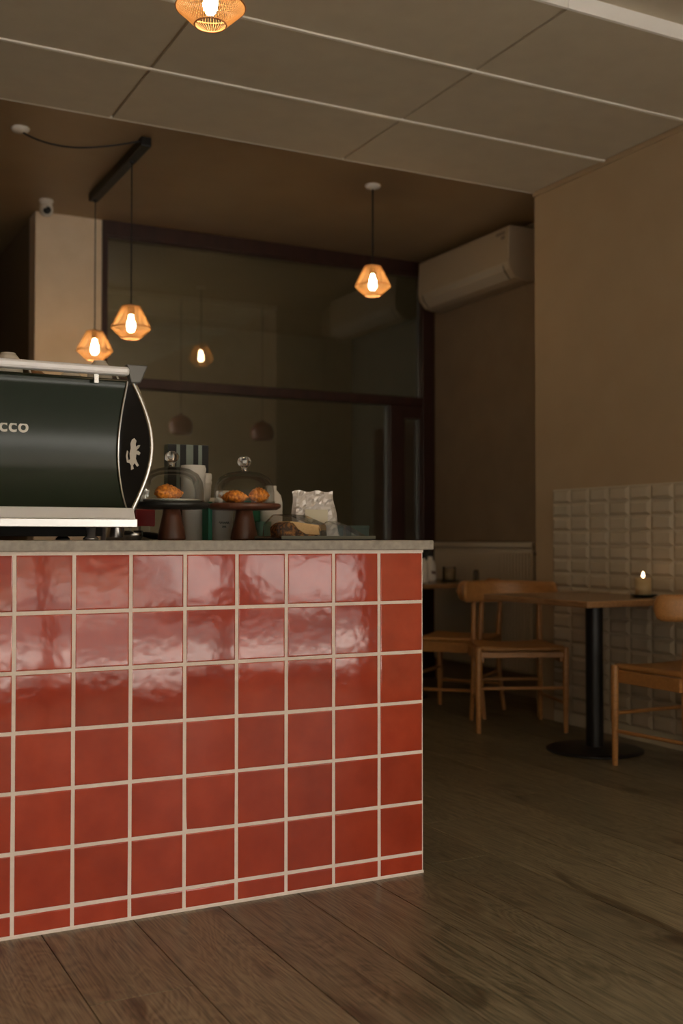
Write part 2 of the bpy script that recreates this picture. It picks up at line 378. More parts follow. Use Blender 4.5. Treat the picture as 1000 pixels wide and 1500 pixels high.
# ------------------------------------------------------------------ the street outside (seen only as reflections)
struct('pavement', B(-25, 25, -4.6, YF-.15, -.15, -.02), M['pave'])
struct('bright_paving_strip', B(-25, 25, -3.45, -3.0, -.02, .02), M['white'])  # white strip added so the counter tiles reflect a bright band
struct('street', B(-25, 25, -11, -4.6, -.2, -.12), M['asphalt'])
struct('pavement_far', B(-25, 25, -14, -11, -.15, -.02), M['pave'])
fc = MB(); fc.box(-25, 25, -14.6, -14, 0, 9)
fo = struct('building_facade', fc, M['facade'])
wm = B(-.6, .6, 0, .05, 0, 1.9).mesh('facade_window'); wm.materials.append(M['facade_dark'])
wm2 = B(-.9, .9, 0, .05, 0, 2.2).mesh('shop_window'); wm2.materials.append(M['facade_dark'])
for i in range(9):
    for j in range(2):
        link('facade_window', wm, fo, (-10+2.6*i, -14.0, 3.6+3*j))
    link('shop_window', wm2, fo, (-10+2.6*i, -14.0, .5))
# parked van and car
def vehicle(name, label, x, y, L, h, col):
    t = thing(name, label, 'vehicle', (x, y, -.12))
    mm = mat(name+'_paint', col, .3)
    MB().prism([(-L/2, .3), (L/2, .3), (L/2, .75), (L/2-.5, .9), (L/2-1.1, h), (-L/2+.4, h), (-L/2, .95)], 'y', -.85, .85).build('body', mm, t, bevel=.06)
    MB().prism([(-L/2+.3, .98), (L/2-.75, .98), (L/2-1.2, h-.1), (-L/2+.5, h-.1)], 'y', .855, .865).build('side_window', M['facade_dark'], t)
    for sx in (-L/2+.8, L/2-.8):
        for sy in (-.8, .8):
            MB().tube([(sx, sy-.1, .31), (sx, sy+.1, .31)], .31, 20).build('wheel', M['black_matte'], t)
vehicle('parked_van', 'white van parked across the street outside', 7.2, -9.5, 4.6, 1.9, (.7, .7, .7))
vehicle('parked_car', 'red car parked across the street outside', 12.8, -9.5, 4.0, 1.4, (.4, .03, .03))

# ------------------------------------------------------------------ counter
CX, CY, CB = 1.7835, 2.905, 3.64
CL = .626-.1535*6
cnt = thing('counter', 'red square-tiled service counter with pale grout standing on wood plank floor', 'counter')
B(CL, CX-.003, CY+.0002, CB, 0, .986).build('body', M['grout'], cnt)
PT = .1535
zs = [.983-PT*k for k in range(7)] + [.004]
colx = [1.779] + [1.627-PT*k for k in range(13)]
tm = {}
def ctile(wd, ht, side=False):
    key = (round(wd, 3), round(ht, 3))
    if key in tm: return tm[key]
    a, b_ = wd/2, ht/2; c = .0022; t = .0085
    vs = [(sx*a, 0, sz*b_) for sx, sz in q4] + [(sx*a, -t+c, sz*b_) for sx, sz in q4] + [(sx*(a-c*.45), -t+c*.25, sz*(b_-c*.45)) for sx, sz in q4] + [(sx*(a-c*1.6), -t, sz*(b_-c*1.6)) for sx, sz in q4]
    fs = [(12, 13, 14, 15)]
    for k in (0, 4, 8): fs += [(i+k, (i+1) % 4+k, (i+1) % 4+4+k, i+4+k) for i in range(4)]
    me = MB().add(vs, fs).mesh('tile'); me.materials.append(M['red_tile']); tm[key] = me; return me
G = .0095
for i in range(len(colx)-1):
    for j in range(7):
        x1 = colx[i] - (0.001 if i == 0 else G/2); x0 = colx[i+1] + G/2; z1 = zs[j]-G/2+(.001 if j == 0 else 0); z0 = zs[j+1] + G/2
        if x1 < CL: continue
        o = link('tile', ctile(x1-x0, z1-z0), cnt, ((x0+x1)/2, CY+.007, (z0+z1)/2))
        o.rotation_euler = (random.gauss(0, .0045), 0, random.gauss(0, .0055))
# side face tiles
for i in range(5):
    y0 = CY+.012+i*.1455; y1 = y0+.1455-G
    for j in range(7):
        o = link('tile', ctile(y1-y0, zs[j]-zs[j+1]-G), cnt, (CX-.0077, (y0+y1)/2, (zs[j]+zs[j+1])/2)); o.rotation_euler = (0, 0, PI/2)
B(CL, CX-.001, CY-.0015, CY+.01, .981, .989).build('grout_edge', M['grout'], cnt)
B(CL, CX-.001, CY-.0015, CY+.01, 0, .0075).build('grout_edge', M['grout'], cnt)
tag(B(CL, 1.812, 2.888, CB+.03, .989, 1.0185).build('worktop', M['stone'], bevel=.0035), 'grey stone worktop slab lying along the top of the red tiled counter', 'worktop')
ZT = 1.0185

# ------------------------------------------------------------------ espresso machine
em = thing('espresso_machine', 'long dark green espresso machine with steel trim standing on the counter', 'coffee machine', (0, 0, ZT))
ex0, ex1 = .10, .905
yb = 3.10
# concave back panel profile (y,z) from bottom to top
def prof(z):   # z in 0.09 .. .455
    t = (z-.09)/.365
    return yb + .055*math.sin(PI*t**.8)
N = 18
pz = [.09+.365*i/N for i in range(N+1)]
lip = [(yb+.002, .460), (yb+.010, .466), (yb+.028, .4685), (yb+.05, .467)]
pp = [(prof(z), z) for z in pz] + lip; NP = len(pp)
mb = MB(); vs = [(ex0, a, z) for a, z in pp] + [(ex1-.012*math.sin(PI*min(1, i/N)), a, z) for i, (a, z) in enumerate(pp)]
mb.add(vs, [(i, i+NP, i+NP+1, i+1) for i in range(NP-1)], True)
mb.build('back_panel', M['body'], em)
B(ex0+.01, ex1-.02, yb+.07, yb+.42, .07, .44).build('housing', M['black'], em, bevel=.01)
# end fender, lens shaped
ZF = [.085+.375*i/N for i in range(N+1)]
def fen(i): 
    t = i/N; s = math.sin(PI*t); return s
left = [(ex1-.012*fen(i), yb+.055*math.sin(PI*(i/N)**.8)-.002, ZF[i]) for i in range(N+1)]
right = [(ex1+.012+.052*fen(i), yb-.005-.02*fen(i), ZF[i]) for i in range(N+1)]
mb = MB(); th = Vector((.3, .95, 0))*.012
vs = [Vector(a) for a in left]+[Vector(a) for a in right]+[Vector(a)+th for a in left]+[Vector(a)+th for a in right]
K = N+1; fs = []
for i in range(N):
    fs += [(i, i+1, K+i+1, K+i), (2*K+i, 3*K+i, 3*K+i+1, 2*K+i+1), (K+i, K+i+1, 3*K+i+1, 3*K+i), (i, 2*K+i, 2*K+i+1, i+1)]
mb.add(vs, fs, False); mb.build('end_cheek', M['black'], em)
mb = MB(); mb.tube([Vector(a)+Vector((-.001, -.003, 0)) for a in left], .0045, 8); mb.build('trim_bar', M['chrome'], em)
mb = MB(); mb.tube([Vector(a)+Vector((0, -.002, 0)) for a in right], .0075, 8); mb.build('trim_bar', M['chrome'], em)
MB().prism([(ex1-.012, .505), (ex1+.052, .505), (ex1+.030, .452), (ex1+.002, .452)], 'y', yb-.03, yb+.0).build('corner_bracket', M['bracket'], em, bevel=.004)
MB().prism([(ex1-.012, .505), (ex1+.052, .505), (ex1+.030, .452), (ex1+.002, .452)], 'y', yb+.38, yb+.41).build('corner_bracket', M['bracket'], em, bevel=.004)
# cup rail, gap, top tray
B(ex0, ex1-.006, yb-.045, yb-.01, .470, .495).build('cup_rail', M['alu'], em, bevel=.008)
B(ex0, ex1-.006, yb+.39, yb+.41, .470, .495).build('cup_rail', M['alu'], em, bevel=.008)
B(ex0, ex1-.01, yb+.012, yb+.42, .440, .447).build('cup_tray', M['body'], em)
for x in (.2, .5, .8): B(x, x+.012, yb-.03, yb-.018, .445, .475).build('rail_post', M['chrome'], em)
# lower drip apron
MB().prism([(yb-.075, .040), (yb-.075, .058), (yb-.050, .092), (yb+.02, .092), (yb+.02, .040)], 'x', ex0, ex1+.004).build('steel_apron', M['alu'], em, bevel=.003)
B(ex0, ex1+.006, yb-.085, yb-.073, .036, .060).build('apron_lip', M['chrome'], em, bevel=.002)
for x in (.3, .80):
    for y in (yb+.0, yb+.34): MB().lathe([(.0, 0), (.022, 0), (.022, .006), (.014, .012), (.014, .06), (0, .06)], (x, y, 0), 16).build('foot', M['chrome'], em)
B(ex0+.03, ex1-.05, yb+.08, yb+.4, .012, .07).build('drip_box', M['black_matte'], em)
# raised lettering
cu = bpy.data.curves.new('lettering', 'FONT'); cu.body = 'la marzocco'; cu.size = .054; cu.extrude = .002; cu.offset = .0011; cu.align_x = 'RIGHT'; cu.space_character = 1.08
to = bpy.data.objects.new('tmp', cu); COL.objects.link(to); bpy.context.view_layer.update()
lm = bpy.data.meshes.new_from_object(to.evaluated_get(bpy.context.evaluated_depsgraph_get())); bpy.data.objects.remove(to)
lm.materials.clear(); lm.materials.append(M['ceramic'])
lo = link('lettering', lm, em, (.634, yb+.047, .304)); lo.rotation_euler = (PI/2+.06, 0, 0); lo['label'] = 'raised white lettering'
# lion crest on end cheek (stylised rampant animal)
crest = [(.30, 0), (.48, .04), (.42, .14), (.55, .22), (.72, .10), (.84, .14), (.72, .24), (.62, .36), (.66, .50), (.86, .46), (.94, .54), (.80, .60), (.66, .62), (.84, .70), (.92, .78), (.78, .78),
         (.64, .72), (.60, .82), (.66, .92), (.52, 1.0), (.36, .96), (.26, .84), (.28, .68), (.20, .52), (.24, .34), (.12, .30), (.04, .44), (.10, .58), (.02, .62), (-.06, .44), (.02, .24), (.2, .22), (.30, .14)]
cw, chh = .044, .092
me = MB().prism([((x-.5)*cw, (z-.5)*chh) for x, z in crest], 'y', -.0015, .0015).mesh('crest'); me.materials.append(M['ceramic'])
o = link('crest', me, em, (ex1+.022, yb+.008, .250)); o.rotation_euler = (0, 0, math.radians(-38)); o['label'] = 'white rampant lion crest'

# cups on the machine, upside down
def cup(x, y, r, h, label, mm='ceramic'):
    t = thing('coffee_cup', label, 'cup', (x, y, ZT+.447), 0, 'cups warming on the coffee machine')
    MB().lathe([(r, 0), (r*1.02, h*.15), (r*.98, h*.45), (r*.8, h*.8), (r*.55, h*.95), (r*.5, h*.95), (r*.5, h), (r*.42, h), (r*.4, h*.93), (0, h*.93)], n=28).build('bowl', M[mm], t)
    MB().tube([(r*.98, 0, h*.25), (r*1.35, 0, h*.22), (r*1.5, 0, h*.42), (r*1.3, 0, h*.62), (r*.85, 0, h*.66)], .0035, 8).build('handle', M[mm], t)
M['cup_brown'] = mat('brown_cup_glaze', (.30, .15, .06), .3)
cup(.590, 3.22, .042, .088, 'white cup upside down at the left end of the cup rail, highest of the row')
cup(.860, 3.24, .038, .088, 'white cup upside down nearest the right end of the machine top')
cup(.676, 3.25, .036, .045, 'low brown cup upside down on the machine top between two white cups', 'cup_brown')
cup(.762, 3.19, .034, .042, 'small low white cup upside down left of the saucer', 'ceramic')
tag(MB().lathe([(0, 0), (.03, 0), (.055, .012), (.056, .014), (.03, .004), (0, .004)], (.795, 3.33, ZT+.447+.0), 28).build('saucer', M['ceramic']), 'small white saucer lying on top of the machine by the right-hand cup', 'saucer')

# ------------------------------------------------------------------ counter-top items
def plate_stand(x, y, r, label, platemat):
    t = thing('cake_stand', label, 'cake stand', (x, y, ZT))
    MB().lathe([(0, 0), (.043, 0), (.044, .006), (.040, .03), (.030, .075), (.026, .1), (0, .1)], n=32).build('pedestal', M['walnut'], t)
    MB().lathe([(0, .096), (r*.9, .098), (r, .106), (r, .114), (r*.97, .118), (0, .116)], n=48).build('plate', M[platemat], t)
plate_stand(1.106, 3.30, .118, 'black-topped cake stand on walnut foot, beside the coffee machine', 'slate')
plate_stand(1.350, 3.30, .118, 'walnut cake stand, the one further right on the counter', 'walnut')
def cloche(x, y, r, h, label):
    t = thing('glass_cloche', label, 'glass dome', (x, y, ZT+.118))
    pr = [(r, 0), (r*1.0, h*.35), (r*.96, h*.58), (r*.82, h*.80), (r*.55, h*.94), (r*.22, h*.995), (.012, h)]
    pr2 = [(a-.0025 if a > .02 else a, z-.0025 if z > .01 else z) for a, z in pr]
    MB().lathe(pr, n=48).build('dome', M['dome_glass'], t)
    MB().lathe([(r*1.0, 0), (r*1.025, .002), (r*1.025, .006), (r, .008)], n=48).build('rim', M['dome_glass'], t)
    MB().lathe([(0, 0), (.012, 0), (.008, .008), (.010, .014), (.020, .022), (.023, .032), (.018, .043), (.008, .048), (0, .049)], (0, 0, h), 20).build('knob', M['knob_glass'], t)
cloche(1.106, 3.30, .100, .112, 'glass cloche with round knob over croissants on the black-topped stand')
cloche(1.350, 3.30, .097, .105, 'glass cloche with round knob over pastries on the walnut stand')
def croissant(x, y, z, rz, L, r, label, tilt=0):
    pts = []; rad = []
    K = 22
    for i in range(K+1):
        t = i/K*2-1; a = t*1.15
        pts.append((math.sin(a)*L*.5, (math.cos(a)-1)*L*.35, 0)); env = max(.12, (1-abs(t)**1.7))
        rad.append(r*env*(1+.10*math.sin(i*2.4)))
    o = MB().tube(pts, rad, 12).build('croissant', M['crust'])
    o.location = (x, y, z+r*.92); o.rotation_euler = (tilt, 0, rz)
    return tag(o, label, 'croissant', 'pastries under the glass domes')
zt = ZT+.1186
tag(MB().lathe([(0, 0), (.075, 0), (.088, .006), (.089, .009), (.075, .004), (0, .004)], (1.106, 3.30, zt), 40).build('small_plate', M['ceramic']), 'thin white plate under the croissants on the black-topped stand', 'plate')
croissant(1.080, 3.270, zt+.005, .2, .10, .026, 'golden croissant at the left on the white plate, black-topped stand')
croissant(1.110, 3.335, zt+.005, -.5, .095, .024, 'golden croissant at the back of the white plate, black-topped stand')
croissant(1.313, 3.272, zt, .1, .075, .021, 'dark baked croissant at the left on the walnut stand')
croissant(1.385, 3.262, zt, -.3, .068, .027, 'large pale golden croissant in the middle of the walnut stand')
croissant(1.402, 3.318, zt, .9, .055, .021, 'small croissant at the right edge of the walnut stand')
croissant(1.330, 3.345, zt, 2.9, .08, .023, 'croissant at the back of the walnut stand')

def canister(name, label, cat, x, y, r, h, m_, lid=None, prof=None, group=None):
    t = thing(name, label, cat, (x, y, ZT), 0, group)
    MB().lathe(prof or [(0, 0), (r*.82, 0), (r, h*.97), (r, h), (0, h)], n=32).build('body', M[m_], t)
    return t
t = canister('paper_cup_stack', 'tallest stack of white paper cups behind the black-topped cake stand', 'cups', 1.247, 3.50, .042, .25, 'paper',
             prof=[(0, 0), (.034, 0), (.041, .21), (.043, .212), (.043, .222), (.041, .224), (.043, .232), (.043, .242), (.0405, .246), (.0405, .25), (0, .25)])
t = canister('paper_cup_stack', 'second tallest stack of white paper cups, right of the tallest one', 'cups', 1.300, 3.565, .034, .228, 'paper',
             prof=[(0, 0), (.026, 0), (.034, .19), (.036, .192), (.036, .20), (.034, .204), (.036, .212), (.036, .222), (.034, .228), (0, .228)])
t = canister('takeaway_cup', 'white takeaway cup with dark script standing between the two cake stands', 'cup', 1.335, 3.47, .038, .135, 'paper',
             prof=[(0, 0), (.030, 0), (.038, .125), (.041, .126), (.041, .133), (.036, .142), (0, .142)])
mb = MB()   # scribbled script mark on the cup front
sp = [(-.018+.036*i/16, .012*0+.058+.004*math.sin(i*1.9)) for i in range(17)]
mb.tube([(x, -.0345-(z-.05)*.06-(.0345-math.sqrt(max(.0345**2-x*x, 0)))*-1, z) for x, z in sp], .0011, 5)
mb.tube([(x*.6, -.0338+(.0335-math.sqrt(max(.0335**2-x*x*.36, 0))), z-.013) for x, z in sp[2:14]], .0008, 5)
mb.build('script_mark', M['dkgreen'], t)
canister('paper_cup', 'plain pale cup behind the walnut foot, its rim just above the plate', 'cup', 1.385, 3.56, .03, .17, 'paper')
t = canister('slim_carton', 'slim emerald green carton between the white cups behind the cake stands', 'carton', 0, 0, .01, .01, 'green', prof=[(0, 0), (.0001, 0)])
bpy.data.objects.remove(t.children[0]); t.location = (1.268, 3.42, ZT); B(-.007, .007, -.03, .03, 0, .125).build('body', M['green'], t, bevel=.002)
t = thing('syrup_bottle', 'white plastic bottle with rounded shoulders right of the walnut cake stand', 'bottle', (1.530, 3.50, ZT))
MB().lathe([(0, 0), (.038, 0), (.041, .01), (.041, .13), (.036, .155), (.022, .172), (.018, .178), (0, .178)], n=32).build('body', M['paper'], t)
MB().lathe([(.0205, 0), (.0205, .018), (0, .018)], (0, 0, .170), 20).build('cap', M['paper'], t)
t = thing('drinks_can', 'emerald green tin behind the walnut cake stand foot', 'tin', (1.456, 3.49, ZT))
MB().lathe([(0, 0), (.026, 0), (.028, .004), (.028, .128), (.025, .134), (0, .134)], n=28).build('body', M['green'], t)
t = thing('plastic_tumbler', 'pale green plastic tumbler in front of the emerald tin', 'tumbler', (1.452, 3.38, ZT))
MB().lathe([(0, .003), (.021, .003), (.026, .062), (.027, .062), (.022, 0), (0, 0)], n=24).build('body', mat('pale_green_plastic', (.20, .36, .28), .3), t)
# striped paper bag
t = thing('striped_box', 'tall box with vertical dark green and pale stripes behind the paper cups', 'box', (1.268, 3.628, ZT), math.radians(0))
B(-.074, .074, -.02, .02, 0, .330).build('body', mat('grey_green_card', (.20, .24, .21), .7), t, bevel=.002)
for a, b_ in ((-.0735, -.043), (-.030, -.008), (.018, .036), (.050, .0735)):
    B(a, b_, -.0212, -.0195, .002, .329).build('stripe', M['black_matte'], t)
# clutter between machine and stands
t = thing('snack_packet', 'deep red packet with pale lower half beside the coffee machine', 'packet', (1.070, 3.47, ZT), .1)
B(-.034, .034, -.012, .012, .045, .100).build('upper', M['red'], t, bevel=.004)
B(-.016, .016, -.012, .012, .0, .046).build('lower', M['label'], t, bevel=.003)
t = thing('portafilter', 'dark-handled coffee portafilter lying on the worktop by the machine', 'portafilter', (1.0, 3.36, ZT), .6)
MB().lathe([(0, 0), (.024, 0), (.031, .012), (.031, .03), (.028, .03), (.026, .008), (0, .006)], n=28).build('basket', M['chrome'], t)
MB().tube([(.03, 0, .02), (.06, 0, .018), (.10, 0, .014), (.135, 0, .0115)], [.006, .009, .0115, .010], 12).build('handle', M['black'], t)
t = thing('milk_jug', 'small steel milk jug beside the machine foot', 'jug', (.985, 3.50, ZT))
MB().lathe([(0, 0), (.03, 0), (.032, .01), (.024, .045), (.026, .06), (.024, .06), (.022, .045), (.029, .012), (0, .006)], n=28).build('body', M['chrome'], t)
MB().tube([(.024, 0, .052), (.045, 0, .05), (.048, 0, .03), (.030, 0, .015)], .003, 8).build('handle', M['chrome'], t)

# tray with loaf, bag
t = thing('serving_tray', 'thin dark slate tray with turned-up pale edge near the right end of the counter', 'tray', (1.525, 3.14, ZT))
B(-.16, .165, -.10, .108, 0, .006).build('base', M['slate'], t, bevel=.002)
for a in ((-.16, .165, -.102, -.098, .004, .0135), (-.16, .165, .106, .110, .004, .0135)): B(*a).build('rim', mat('greenish_rim', (.12, .12, .08), .4), t)
t = thing('loaf_cake', 'dark-crusted loaf cake with pale top lying on the slate tray', 'cake', (1.44, 3.105, ZT+.006), .12)
MB().prism([(-.068, 0), (.060, 0), (.070, .022), (.064, .038), (-.050, .050), (-.072, .034)], 'y', -.036, .036).build('crust', M['cake'], t, bevel=.006)
MB().prism([(-.040, .0485), (.062, .036), (.073, .022), (.0745, .024), (.064, .041), (-.038, .0525)], 'y', -.0365, .0365).build('pale_top', M['crumb'], t, bevel=.0008)
MB().prism([(-.032, .049), (.062, .038), (.068, .010), (.016, .013), (-.012, .028)], 'y', -.0385, -.035).build('cut_face', M['crumb'], t, bevel=.0015)
tag(MB().prism([(-.092, .001), (.092, .001), (.088, .045), (.02, .070), (-.055, .076), (-.090, .045)], 'y', -.048, .048).build('cake_wrap', M['wrap'], bevel=.008), 'clear crinkled wrap around the loaf cake on the tray', 'wrapping').location = (1.44, 3.105, ZT+.0055)
bpy.data.objects['cake_wrap'].rotation_euler = (0, 0, .12)
# foil bag: crumpled pouch
bm = bmesh.new(); NX, NZ = 14, 18; grid = []
for j in range(NZ+1):
    row = []
    t_ = j/NZ; hw = .070+.014*(1-t_)**2 - .003*math.sin(t_*9)
    dep = .030*(1-t_)**.8+.0015
    for s_ in (-1, 1):
        for i in range(NX+1):
            u_ = i/NX*2-1; bulge = dep*math.sqrt(max(0, 1-u_**4))
            r_ = random.uniform(-.0045, .0045)*(1 if 0 < j < NZ and 0 < i < NX else 0)
            row.append(bm.verts.new((u_*hw+.012*(t_-.5)*-1, s_*bulge + r_, t_*.152 + (.003*math.sin(u_*7) if j == NZ else 0))))
    grid.append(row)
for j in range(NZ):
    for s_ in (0, 1):
        o_ = s_*(NX+1)
        for i in range(NX): bm.faces.new((grid[j][o_+i], grid[j][o_+i+1], grid[j+1][o_+i+1], grid[j+1][o_+i]))
for i in range(NX):
    bm.faces.new((grid[0][i], grid[0][i+1], grid[0][NX+1+i+1], grid[0][NX+1+i])); bm.faces.new((grid[NZ][i], grid[NZ][i+1], grid[NZ][NX+1+i+1], grid[NZ][NX+1+i]))
bmesh.ops.remove_doubles(bm, verts=bm.verts, dist=.0004); bmesh.ops.recalc_face_normals(bm, faces=bm.faces)
me = bpy.data.meshes.new('pouch'); bm.to_mesh(me); bm.free(); me.materials.append(M['foil'])
t = thing('coffee_bag', 'crumpled silvery white bag with cream label standing on the slate tray', 'bag', (1.548, 3.19, ZT+.006), -.15)
link('pouch', me, t)
B(-.040, .036, -.0305, -.0290, .048, .092).build('label_sticker', M['label'], t, bevel=.0004)
tag(MB().prism([(-.05, 0), (.095, 0), (.03, .035), (-.03, .055), (-.052, .04)], 'y', -.03, .03).build('cake_sleeve', M['wrap'], bevel=.004), 'crinkled clear sleeve slumped in front of the silvery bag on the tray', 'wrapping').location = (1.60, 3.115, ZT+.0068)
t = thing('dark_green_box', 'low dark green card box at the right end of the counter, left of its twin', 'box', (1.680, 3.335, ZT), .2)
B(-.032, .032, -.03, .03, 0, .048).build('body', M['dkgreen'], t, bevel=.004); B(-.033, .033, -.031, .031, .040, .052).build('lid', M['dkgreen'], t, bevel=.003)
t = thing('dark_green_box', 'low dark green card box nearest the right end of the worktop', 'box', (1.764, 3.30, ZT), -.1)
B(-.034, .034, -.025, .025, 0, .046).build('body', M['dkgreen'], t, bevel=.004); B(-.035, .035, -.026, .026, .038, .050).build('lid', M['dkgreen'], t, bevel=.003)

# ------------------------------------------------------------------ pendant lamps
LR = .105
def lamp_proto():
    root = thing('pendant_lamp', 'x', 'lamp')
    # shade hangs with bottom mouth at z=0; top at .175
    pr = [(.047, .168), (LR, .054), (.048, 0)]
    mb = MB(); n_ = 76
    for k in range(n_):
        a = 2*PI*k/n_; ca, sa = math.cos(a), math.sin(a); a2 = a+.05; cb_, sb_ = math.cos(a2), math.sin(a2)
        mb.tube([(pr[0][0]*ca, pr[0][0]*sa, pr[0][1]), (pr[1][0]*cb_, pr[1][0]*sb_, pr[1][1]), (pr[2][0]*ca, pr[2][0]*sa, pr[2][1])], .0015, 4, cap=False)
    o = mb.build('cane_strings', M['cane'], root); o['kind'] = 'stuff'
    for (r_, z_) in pr:
        MB().tube([(r_*math.cos(2*PI*k/40), r_*math.sin(2*PI*k/40), z_) for k in range(41)], .0026, 6, cap=False).build('ring', M['cane_rim'], root)
    MB().lathe([(0, .168), (.047, .168), (.047, .165), (0, .165)], n=24).build('top_disc', M['cane'], root)
    MB().lathe([(0, .180), (.017, .180), (.019, .14), (.019, .125), (0, .125)], n=20).build('socket', M['black'], root)
    MB().lathe([(0, .126), (.012, .122), (.014, .105), (.021, .082), (.024, .064), (.021, .046), (.013, .034), (0, .031)], n=20).build('bulb', M['bulb'], root)
    return root
def place_lamp(root, x, y, z, ztop, label, rose=True, cord=.0035):
    root.location = (x, y, z); root['label'] = label; root['group'] = 'cane pendant lamps'
    MB().tube([(0, 0, .178), (0, 0, ztop-z)], cord, 8).build('cord', M['black'], root)
    if rose: MB().lathe([(0, 0), (.045, 0), (.048, -.004), (.040, -.018), (.012, -.026), (0, -.026)], (0, 0, ztop-z), 28).build('ceiling_rose', M['ceramic'], root)
P0 = lamp_proto(); roots = [P0] + [copy_tree(P0) for _ in range(3)]
place_lamp(roots[0], 3.069, 5.55, 2.435, ZB, 'lit cane pendant lamp hanging alone from a white ceiling rose, right of the bar lamps', cord=.006)
place_lamp(roots[1], 1.667, 5.655, 2.085, 3.035, 'lit cane pendant lamp hanging from the near end of the black ceiling bar', False)
place_lamp(roots[2], 1.668, 6.40, 2.078, 3.035, 'lit cane pendant lamp hanging from the far end of the black ceiling bar', False)
place_lamp(roots[3], 1.155, 3.10, 2.575, ZN, 'lit cane pendant lamp near the camera above the counter, cut by the top edge')
t = thing('ceiling_light_bar', 'black ceiling bar carrying two pendant cords with a cable looping to a white rose', 'light bar')
B(1.641, 1.695, 5.40, 6.45, 3.028, 3.078).build('bar', M['black'], t, bevel=.006)
for y in (5.655, 6.40): MB().lathe([(.012, 0), (.014, -.016), (.006, -.022), (0, -.022)], (1.667, y, 3.036), 16).build('cord_grip', M['black'], t)
cp = []
for i in range(21):
    s_ = i/20; cp.append((1.075+(1.65-1.075)*s_, 5.58-.16*s_, 3.066-.062*math.sin(PI*s_**.78) - .008*s_))
MB().tube(cp, .0048, 8).build('supply_cable', M['black'], t)
MB().lathe([(0, 0), (.045, 0), (.048, -.004), (.040, -.018), (.012, -.024), (0, -.024)], (1.073, 5.58, ZB), 28).build('ceiling_rose', M['ceramic'], t)

# ------------------------------------------------------------------ security camera
t = thing('security_camera', 'small white security camera with black lens under the ceiling at the pillar', 'camera', (1.445, 6.70, ZB))
MB().lathe([(0, 0), (.042, 0), (.044, -.01), (.036, -.03), (0, -.032)], n=28).build('mount', M['ceramic'], t)
MB().lathe([(0, .045), (.025, .040), (.038, .025), (.042, 0), (.038, -.022), (.024, -.036), (0, -.042)], (0, -.005, -.062), 28).build('ball', M['ceramic'], t)
o = MB().lathe([(0, .008), (.018, .006), (.024, 0), (.024, -.01), (0, -.01)], n=24).build('lens', M['black'], t, loc=(-.004, -.042, -.072)); o.rotation_euler = (math.radians(82), 0, -.35)

# ------------------------------------------------------------------ air conditioner on alcove wall
t = thing('air_conditioner', 'white wall-mounted air conditioner under the ceiling in the alcove', 'air conditioner')
pf = [(X4, 3.040), (4.172, 3.040), (4.158, 3.030), (4.150, 2.80), (4.162, 2.755), (4.205, 2.705), (4.26, 2.690), (X4, 2.690)]
y0, y1 = 5.72, 6.83
MB().prism([(a, b_) for a, b_ in pf], 'y', y0, y1).build('housing', M['white_plastic'], t, bevel=.010, seg=3)
MB().prism([(4.152, 2.790), (4.163, 2.752), (4.206, 2.702), (4.2075, 2.7045), (4.165, 2.757), (4.155, 2.792)], 'y', y0+.06, y1-.06).build('air_flap', mat('flap_plastic', (.46, .39, .30), .5), t, bevel=.0008)
for a in (y0+.055, y1-.065): MB().prism([(4.149, 2.79), (4.160, 2.750), (4.205, 2.7), (4.21, 2.703), (4.166, 2.757)], 'y', a, a+.004).build('flap_end', M['black_matte'], t)
B(4.1495, 4.153, y0+.04, y0+.13, 2.985, 3.005).build('badge', mat('grey_badge', (.25, .2, .15), .4), t)
B(4.1495, 4.153, y0+.04, y0+.075, 2.955, 2.975).build('badge', bpy.data.materials['grey_badge'], t)

# ------------------------------------------------------------------ radiator
t = thing('radiator', 'cream ribbed panel radiator on the alcove wall behind the far table', 'radiator')
B(X4-.075, X4-.02, 5.67, 6.84, .16, .965).build('panel', M['rad'], t, bevel=.006)
rm = B(-.016, 0, -.007, .007, -.385, .375).mesh('rib'); rm.materials.append(M['rad'])
k = 0
y = 5.70
while y < 6.81:
    link('rib', rm, t, (X4-.0745, y, .56)); y += .0335
B(X4-.09, X4-.01, 5.66, 6.85, .968, 1.005).build('top_grille', M['rad'], t, bevel=.004)
gm = B(-.0925, -.012, -.004, .004, .0, .004).mesh('slot'); gm.materials.append(M['black_matte'])
y = 5.69
while y < 6.83:
    link('slot', gm, t, (X4, y, 1.0035)); y += .04
MB().tube([(X4-.05, 5.665, .93), (X4-.05, 5.618, .93), (X4-.05, 5.618, .0)], .013, 10).build('pipe', M['pipe'], t)
MB().tube([(X4-.05, 5.618, .925), (X4-.05, 5.618, 1.0)], [.02, .022], 14).build('valve_knob', M['black_matte'], t)

# ------------------------------------------------------------------ tables
def table(name, label, x0, x1, y0, y1, cx, cy):
    t = thing(name, label, 'table', (cx, cy, 0))
    B(x0-cx, x1-cx, y0-cy, y1-cy, .712, .742).build('tabletop', M['oak_top'], t, bevel=.006, seg=3)
    MB().tube([(0, 0, .01), (0, 0, .70)], .042, 28).build('column', M['black'], t)
    MB().lathe([(0, 0), (.232, 0), (.232, .008), (.20, .014), (.05, .022), (0, .022)], n=48).build('base_plate', M['black'], t)
    B(-.16, .16, -.03, .03, .70, .712).build('bracket', M['black'], t); B(-.03, .03, -.16, .16, .70, .711).build('bracket', M['black'], t)
table('cafe_table', 'square oak cafe table with black column foot against the white tiled wall', 3.245, 3.895, 3.885, 4.70, 3.55, 4.20)
table('cafe_table', 'oak cafe table with black column foot in the alcove in front of the radiator', 3.45, 4.22, 5.86, 6.60, 3.60, 6.25)

